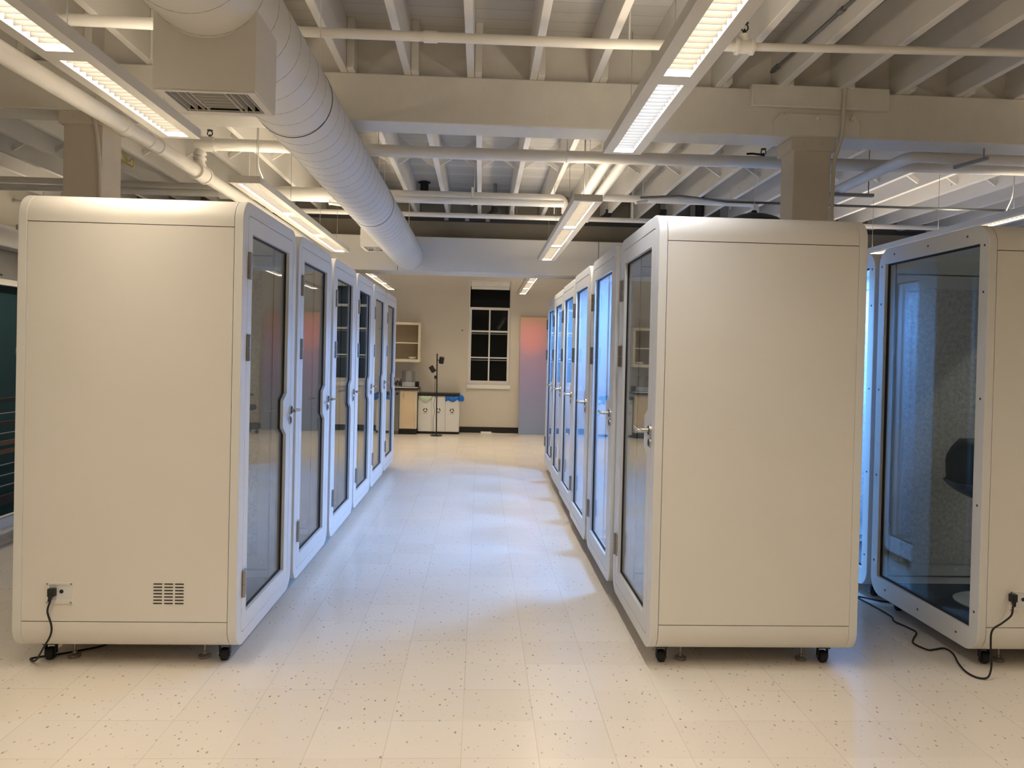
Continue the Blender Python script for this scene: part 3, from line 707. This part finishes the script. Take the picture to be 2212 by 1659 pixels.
b = MB(); b.obox((3.26, 5.20, 2.942), (3.315, 4.93, 2.942), .022, .022); b.cyl((3.309, 4.96, 2.945), (3.309, 4.96, 3.012), .006, 8); tag(b.build('strut_channel', M['grey'], smooth=False), 'grey slotted strut poking out under the girder at right', 'bracket')
G = pipe('thin grey conduit stretched across the right bay behind the column', [([(1.35, 6.6, 2.955), (1.7, 6.6, 2.98), (2.1, 6.6, 2.945), (3.2, 6.6, 2.942), (8.5, 6.6, 2.96)], .011)], 'conduit', 'galv', 'conduit')
H = pipe('dark conduit clipped along a near joist at upper right', [([(1.80, 4.80, 3.40), (1.822, 4.25, 3.40), (1.836, 3.8, 3.40), (1.836, -5, 3.40)], .010)], 'conduit', 'galv', 'conduit', [('clip', (1.804, 4.70, 3.40), (1.801, 4.77, 3.40), .017), ('clip', (1.832, 3.95, 3.40), (1.833, 3.90, 3.40), .015)])
I = pipe('tan conduit bending down from the girder beside the right column', [(smooth_path([(2.272, 4.82, 3.62), (2.272, 4.785, 3.34), (2.268, 4.788, 3.18), (2.276, 4.815, 3.03), (2.262, 4.845, 2.93), (2.248, 4.86, 2.84), (2.247, 4.87, 2.6), (2.247, 4.87, 2.2)], 5), .0125)], 'conduit', 'columnpaint', 'conduit')
J = pipe('tan conduit bending down over the left column', [(smooth_path([(-2.41, 4.84, 3.10), (-2.40, 4.84, 2.98), (-2.385, 4.845, 2.85), (-2.372, 4.85, 2.70), (-2.366, 4.852, 2.55), (-2.366, 4.852, 2.2)], 5), .012)], 'conduit', 'columnpaint', 'conduit')

# yellow bracket by the left column
b = MB(); q = Vector((-2.56, 5.6, 2.90))
b.obox(q+Vector((-.06, 0, .10)), q+Vector((.02, 0, -.02)), .012, .016, (0, 1, 0)); b.obox(q+Vector((-.08, 0, .02)), q+Vector((.06, 0, -.06)), .012, .016, (0, 1, 0))
b.tube([q+Vector((.03, 0, -.02)), q+Vector((.045, 0, .0)), q+Vector((.065, 0, -.01)), q+Vector((.06, 0, -.055))], .006, 8)
tag(b.build('wall_bracket', M['yellow']), 'small yellow hook bracket beside the left column', 'bracket')

# black track with spot heads
t = thing('track_light', 'black lighting track with spot heads in front of the soffit', 'track light', (0, 9.35, 0))
b = MB(); b.box(-6, 8, -.02, .02, 3.165, 3.215); b.build('track', M['black'], t, smooth=False)
for x in (-5, -2.2, .4, 3, 6):
    b = MB(); b.cyl((x, 0, 3.21), (x, 0, 3.625), .005, 6); b.build('rod', M['grey'], t)
for x in (-.45, -.2, .05):
    b = MB(); b.box(x-.025, x+.025, -.026, -.018, 3.172, 3.206); b.build('connector', M['grey'], t)
SPOTS = [(-.72, 3.50, 'black upright spotlight between the joists above the track, next to the duct'), (.10, 3.30, 'black tilted spotlight near the middle joists'), (1.49, 3.31, 'black tilted spotlight just right of the second light'), (2.16, 3.33, 'black spotlight above the roof edge of the right row head booth'), (2.63, 3.42, 'black upright spotlight near the right column')]
for x, z, lab in SPOTS:
    s = thing('spotlight', lab, 'spotlight', (x, 9.28, z), group='black spotlights near the soffit')
    up = z > 3.4
    b = MB()
    if up: b.cyl((0, 0, -.13), (0, 0, .12), .05, 16)
    else: b.tube([(.03, 0, .045), (.028, 0, -.0), (-.005, 0, -.045), (-.055, 0, -.075)], .042, 14)
    b.build('lamp_head', M['black'], s)
    b = MB(); b.cyl((.03 if not up else 0, 0, .04 if not up else .12), (.03 if not up else 0, 0, 3.625-z), .02 if not up else .03, 10); b.build('mount', M['grey' if not up else 'black'], s)
    if up:
        b = MB(); b.box(-.07, .07, -.012, .012, .10, .12); b.build('yoke', M['black'], s)
s = thing('pendant_lamp', 'black shallow dome lamp peeking over the roof of the right row head booth', 'lamp', (2.32, 6.5, 2.735))
b = MB(); b.lathe([(.245, 0), (.24, .02), (.20, .05), (.12, .08), (.03, .095), (.02, .12)], (0, 0, 0), 32); b.build('shade', M['black'], s)
b = MB(); b.cyl((0, 0, .11), (0, 0, .88), .003, 6); b.build('cord', M['pipe'], s)

# ------------------------------------------------------------------ far kitchen corner
t = thing('wall_shelf', 'cream open wall cabinet with one shelf above the counter', 'shelf', (-1.75, 15.2, 1.376))
b = MB(); x1 = .585; b.box(-.6, x1, -.32, 0, 0, .052); b.box(-.6, x1, -.32, 0, .74, .765); b.box(x1-.022, x1, -.32, 0, .052, .74); b.box(-.6, -.578, -.32, 0, .052, .74); b.build('carcass', M['cream'], t, smooth=False)
b = MB(); b.plate([(-.6,0),(x1,0),(x1,.765),(-.6,.765)], [(-.55,.050),(x1-.045,.050),(x1-.045,.715),(-.55,.715)], FY, -.338, -.32); b.build('face_frame', M['cream'], t, smooth=False)
b = MB(); b.box(-.578, x1-.022, -.02, 0, .052, .74); b.build('back_panel', M['cabinside'], t, smooth=False)
b = MB(); b.box(-.578, x1-.022, -.31, -.02, .355, .378); b.build('shelf_board', M['cream'], t, smooth=False)
b = MB(); b.lathe([(.03, 0), (.055, .012), (.078, .04), (.08, .046), (.074, .04), (.05, .016), (.02, .008)], (-1.325, 14.98, 1.4285), 28); tag(b.build('bowl', M['white']), 'white bowl on the bottom of the wall cabinet', 'bowl')
# counter, cabinet, appliance
t = thing('countertop', 'dark laminate countertop with backsplash over the maple cabinet', 'countertop', (-1.75, 15.2, .845))
b = MB(); b.box(-1.2, .58, -.62, 0, 0, .04); b.build('slab', M['darkwood'], t, bevel=.004)
b = MB(); b.box(-1.2, .55, -.02, 0, .04, .145); b.build('backsplash', M['darkwood'], t, bevel=.003)
t = thing('base_cabinet', 'maple base cabinet with slim handle under the counter', 'cabinet', (-1.35, 15.2, 0))
b = MB(); b.box(-.165, .157, -.58, 0, .11, .845); b.build('carcass', M['cream'], t, smooth=False)
b = MB(); b.box(-.165, .155, -.53, 0, 0, .11); b.build('toe_kick', M['baseboard'], t, smooth=False)
b = MB(); b.box(-.145, .125, -.60, -.58, .125, .825); d = b.build('door', M['maple'], t, bevel=.002)
b = MB(); b.box(-.092, -.084, -.622, -.612, .69, .785); b.box(-.092, -.084, -.612, -.60, .69, .70); b.box(-.092, -.084, -.612, -.60, .775, .785); b.build('handle', M['steel'], d)
t = thing('dishwasher', 'grey undercounter appliance with two black knobs beside the maple cabinet', 'appliance', (-1.82, 15.185, 0))
b = MB(); b.box(-.30, .30, -.57, 0, .10, .843); b.box(-.29, .29, -.52, 0, 0, .10); b.build('body', M['appl'], t, smooth=False)
b = MB(); b.box(-.298, .298, -.60, -.57, .07, .835); d = b.build('door', M['appl'], t, bevel=.004)
for x in (.19, .265):
    b = MB(); b.cyl((x, -.625, .775), (x, -.60, .775), .024, 20); b.build('knob', M['black'], d)
t = thing('drink_dispenser', 'clear acrylic container standing on the counter', 'container', (-1.38, 14.93, .898))
b = MB(); o_ = rrect(-.13, .13, -.10, .10, .03, 4); b.plate(o_, inset(o_, .004), FZ, 0, .30); b.prism(inset(o_, .004), FZ, 0, .004); b.build('tub', M['clear'], t)
b = MB(); b.prism(rrect(-.095, .095, -.07, .07, .02, 3), FZ, .301, .31); b.build('lid', M['clear'], t)
b = MB(); b.prism(rrect(-.122, .122, -.092, .092, .02, 3), FZ, .006, .09); b.build('grey_contents', M['lining'], t)
b = MB(); b.tube(smooth_path([(.0, -.11, .24), (.0, -.125, .27), (.01, -.12, .30)]), .008, 8); b.build('tap', M['steel'], t)
b = MB(); b.prism([(-.30, -.16), (.22, -.18), (.24, .10), (-.28, .12)], FZ, 0, .004); o_ = b.build('paper_sheet', M['paper'], smooth=False); o_.location = (-1.43, 14.80, .8865); tag(o_, 'white paper liner on the front of the counter', 'paper')
t = thing('dish_rack', 'dark wire rack of utensils at the booth end of the counter', 'rack', (-1.62, 14.95, .8965))
b = MB(); b.box(-.09, .09, -.09, .09, 0, .012)
for k in range(7):
    u = -.085+.17*k/6
    for p in ((u, -.085), (u, .085), (-.085, u), (.085, u)): b.cyl((p[0], p[1], 0), (p[0]*1.05, p[1]*1.05, .10), .004, 6)
b.build('basket', M['grey'], t)
for k in range(5):
    b = MB(); x = -.06+.03*k; b.cyl((x, .02*(k % 2), .012), (x+.03*(-1)**k, .02*(k % 2), .15), .006, 6); b.build('utensil', M['steel' if k % 2 else 'black'], t)

# recycling station
t = thing('recycling_station', 'three door white recycling cabinet with black top', 'recycling bin', (-.785, 15.185, 0))
b = MB(); b.box(-.395, .395, -.36, 0, .045, .735); b.build('body', M['bin'], t, smooth=False)
b = MB(); b.box(-.40, .40, -.34, 0, 0, .045); b.build('plinth', M['baseboard'], t, smooth=False)
b = MB(); b.box(-.403, .40, -.40, 0, .735, .785); b.build('top', M['black'], t, bevel=.004)
b = MB(); b.box(-.403, -.395, -.37, 0, .045, .735); b.build('side_edge', M['black'], t, smooth=False)
def arrows(c):
    b = MB(); rad = .048
    for k in range(3):
        a0 = pi/2+2*pi*k/3; a1 = a0+2*pi/3
        P, Q = Vector((cos(a0), sin(a0)))*rad, Vector((cos(a1), sin(a1)))*rad
        d = (Q-P).normalized(); n = Vector((-d.y, d.x)); P2 = P+d*.014; Q2 = Q-d*.028
        w = .0095
        for poly in ([P2+n*w*.2, P2-n*w*1.5, Q2-n*w*1.5, Q2+n*w*.2], [Q2+n*w*1.1, Q2-n*w*2.4, Q2+d*.019-n*w*.65]):
            b.prism([(p.x+c[0], p.y+c[1]) for p in poly], FY, -.3815, -.380)
    for i in range(9): b.box(c[0]-.036+i*.008, c[0]-.036+i*.008+.005, -.381, -.380, c[1]-.066, c[1]-.060)
    return b
for x, sx in ((-.262, -.254), (0, -.003), (.262, .256)):
    b = MB(); b.box(x-.129, x+.129, -.38, -.36, .055, .73); d = b.build('door', M['bin'], t, bevel=.002)
    arrows((sx, .455)).build('recycling_symbol', M['black'], d, smooth=False)
def bag(name, x0, x1, z0, z1, m, label, tail):
    b = MB(); n, k = 18, 8; G = []
    for j in range(k+1):
        row = []
        for i in range(n+1):
            u = i/n; v = j/k; bot = z0+.02*sin(u*9)+.035*(u if tail else (2*u-1)**2)
            row.append(b.bm.verts.new((x0+(x1-x0)*u, 14.796-.018*sin(v*pi)-.005*sin(u*23+v*7), z1+(bot-z1)*v)))
        G.append(row)
    for j in range(k):
        for i in range(n): b._f([G[j][i], G[j][i+1], G[j+1][i+1], G[j+1][i]])
    if tail: b.lathe([(.01, -.06), (.055, -.04), (.06, .0), (.045, .05), (.012, .075)], (x1+.02, 14.80, z1-.045), 12)
    o = b.build(name, M[m]); s_ = o.modifiers.new('film', 'SOLIDIFY'); s_.thickness = .004; s_.offset = 0; tag(o, label, 'bag', 'bin liners')
bag('bin_bag', -1.168, -.925, .615, .735, 'greenplastic', 'pale green liner hanging over the first recycling door', False)
bag('bin_bag', -.655, -.375, .625, .735, 'blueplastic', 'bright blue liner bulging from the last recycling door', True)

# floor lamp
t = thing('floor_lamp', 'black pole floor lamp with two spot heads before the bins', 'floor lamp', (-.80, 14.5, 0))
b = MB(); b.lathe([(.112, 0), (.112, .012), (.10, .018), (.015, .022)], (0, 0, 0), 36); b.build('base', M['black'], t)
b = MB(); b.cyl((0, 0, .018), (-.018, 0, 1.55), .0115, 14); b.build('pole', M['black'], t)
def head(a, p, d, nm='lamp_head'):
    d = Vector(d).normalized(); p = Vector(p); m = d.to_track_quat('Z', 'Y').to_matrix()
    b = MB(); b.lathe([(.040, -.06), (.046, -.052), (.046, .058), (.043, .062), (.034, .05)], p, 20, m); h = b.build(nm, M['black'], t)
    b = MB(); b.cyl(a, p-(p-Vector(a)).normalized()*.03, .008, 10); b.build('arm', M['black'], h)
head((-.016, 0, 1.43), (.068, -.02, 1.425), (.12, -.2, .9)); head((-.014, 0, 1.235), (-.10, -.02, 1.255), (-.5, -.15, .8))
b = MB(); b.box(-.062, -.018, -.02, .02, 1.075, 1.135); b.build('switch_box', M['black'], t, bevel=.006)
b = MB(); b.tube(smooth_path([(-.04, 0, 1.08), (-.052, .01, .9), (-.035, .015, .75), (-.06, .02, .6), (-.045, .02, .45), (-.07, .03, .3), (-.065, .05, .12), (-.075, .12, .02), (-.11, .2, .006)]), .0035, 6); b.build('cord', M['rubber'], t)
# power strip
t = thing('power_strip', 'white power strip on the floor below the window', 'power strip', (.14, 15.03, 0))
b = MB(); b.prism(rrect(-.105, .105, -.03, .03, .012, 4), FZ, 0, .04); b.build('housing', M['white'], t, bevel=.004)
for k in range(4):
    b = MB(); b.lathe([(.018, .0395), (.018, .0412)], (-.07+.046*k, 0, 0), 14); b.build('outlet', M['lining'], t)
b = MB(); b.tube(smooth_path([(.10, 0, .02), (.18, .02, .012), (.30, -.03, .0045), (.42, .05, .0045), (.55, .09, .0045)]), .004, 6); b.build('cord', M['white'], t)
# gradient board leaning on the wall
b = MB(); b.box(0, 1.06, -.02, .02, 0, 2.31); o = b.build('gradient_board', M['gradient'], smooth=False); o.location = (.775, 15.035, .002); o.rotation_euler = (radians(-3.0), 0, 0)
tag(o, 'tall board with orange to violet gradient leaning on the far wall', 'board')
# office chair at the far wall, seen mirrored in the booth glass
t = thing('office_chair', 'black office chair on casters mirrored in the left row head door', 'office chair', (2.02, 14.35, 0), radians(90))
for k in range(5):
    a = 2*pi*k/5+.3; e = Vector((cos(a)*.30, sin(a)*.30, .085))
    b = MB(); b.obox((0, 0, .12), tuple(e), .045, .03); lg = b.build('base_leg', M['meshblack'], t)
    b = MB(); b.lathe([(.02, -.02), (.03, -.012), (.03, .012), (.02, .02)], (e.x, e.y, .03), 14, Matrix.Rotation(pi/2, 3, 'Y')); b.cyl((e.x, e.y, .03), (e.x, e.y, .085), .008, 8); b.build('caster', M['meshblack'], lg)
b = MB(); b.cyl((0, 0, .09), (0, 0, .42), .03, 14); b.build('gas_lift', M['meshblack'], t)
b = MB(); b.prism(rrect(-.25, .25, -.24, .24, .09, 6), FZ, .43, .52); b.box(-.12, .12, -.12, .12, .36, .43); b.build('seat', M['meshblack'], t, bevel=.02)
b = MB(); n = 10; A = []
for j in range(9):
    v = j/8; row = []
    for i in range(n+1):
        u = -1+2*i/n; row.append(b.bm.verts.new((u*(.23+.03*sin(v*pi)), -.25-.05*v+.06*u*u, .56+.56*v)))
    A.append(row)
for j in range(8):
    for i in range(n): b._f([A[j][i], A[j][i+1], A[j+1][i+1], A[j+1][i]])
bk = b.build('backrest', M['meshblack'], t); s_ = bk.modifiers.new('pad', 'SOLIDIFY'); s_.thickness = .03
b = MB(); b.tube([(0, -.15, .44), (0, -.29, .46), (0, -.30, .75)], .03, 10); b.build('back_post', M['meshblack'], t)
for s in (-1, 1):
    b = MB(); b.tube([(s*.22, 0, .44), (s*.31, -.02, .47), (s*.31, -.02, .68)], .02, 10); b.prism([(s*.31-.045, -.14), (s*.31+.045, -.14), (s*.31+.045, .14), (s*.31-.045, .14)], FZ, .68, .71); b.build('armrest', M['meshblack'], t, bevel=.008)
# wall hook dot
b = MB(); b.cyl((-.37, 15.175, 2.02), (-.37, 15.2, 2.02), .012, 10); tag(b.build('wall_peg', M['black']), 'tiny dark peg on the wall left of the window', 'peg')

# ------------------------------------------------------------------ world, camera
w = bpy.data.worlds.new('night'); SC.world = w; w.use_nodes = True
w.node_tree.nodes['Background'].inputs[0].default_value = (.05, .06, .08, 1); w.node_tree.nodes['Background'].inputs[1].default_value = .1
F_, PITCH, YAW, ROLL, CX, CY = 1655.99, .010955, .0465792, .0231703, 1114.99, 783.07
cam = bpy.data.cameras.new('camera'); co = bpy.data.objects.new('camera', cam); COL.objects.link(co); SC.camera = co
fw = Vector((sin(YAW)*cos(PITCH), cos(YAW)*cos(PITCH), -sin(PITCH))); rt = Vector((cos(YAW), -sin(YAW), 0)); up = rt.cross(fw)
r2 = cos(ROLL)*rt+sin(ROLL)*up; u2 = -sin(ROLL)*rt+cos(ROLL)*up
m = Matrix((r2, u2, -fw)).transposed().to_4x4(); m.translation = Vector((0, 0, 1.575)); co.matrix_world = m
cam.sensor_width = 36; cam.sensor_fit = 'HORIZONTAL'; cam.lens = F_*36/2212
cam.shift_x = (1106-CX)/2212; cam.shift_y = (CY-829.5)/2212; cam.clip_start = .05; cam.clip_end = 100
SC.view_settings.view_transform = 'Standard'; SC.view_settings.look = 'None'; SC.view_settings.gamma = 1
SC.view_settings.exposure = 1.5
cy = SC.cycles; cy.use_denoising = True; cy.max_bounces = 10; cy.diffuse_bounces = 5; cy.glossy_bounces = 5; cy.transparent_max_bounces = 24; cy.sample_clamp_indirect = 6; cy.caustics_reflective = False; cy.caustics_refractive = False
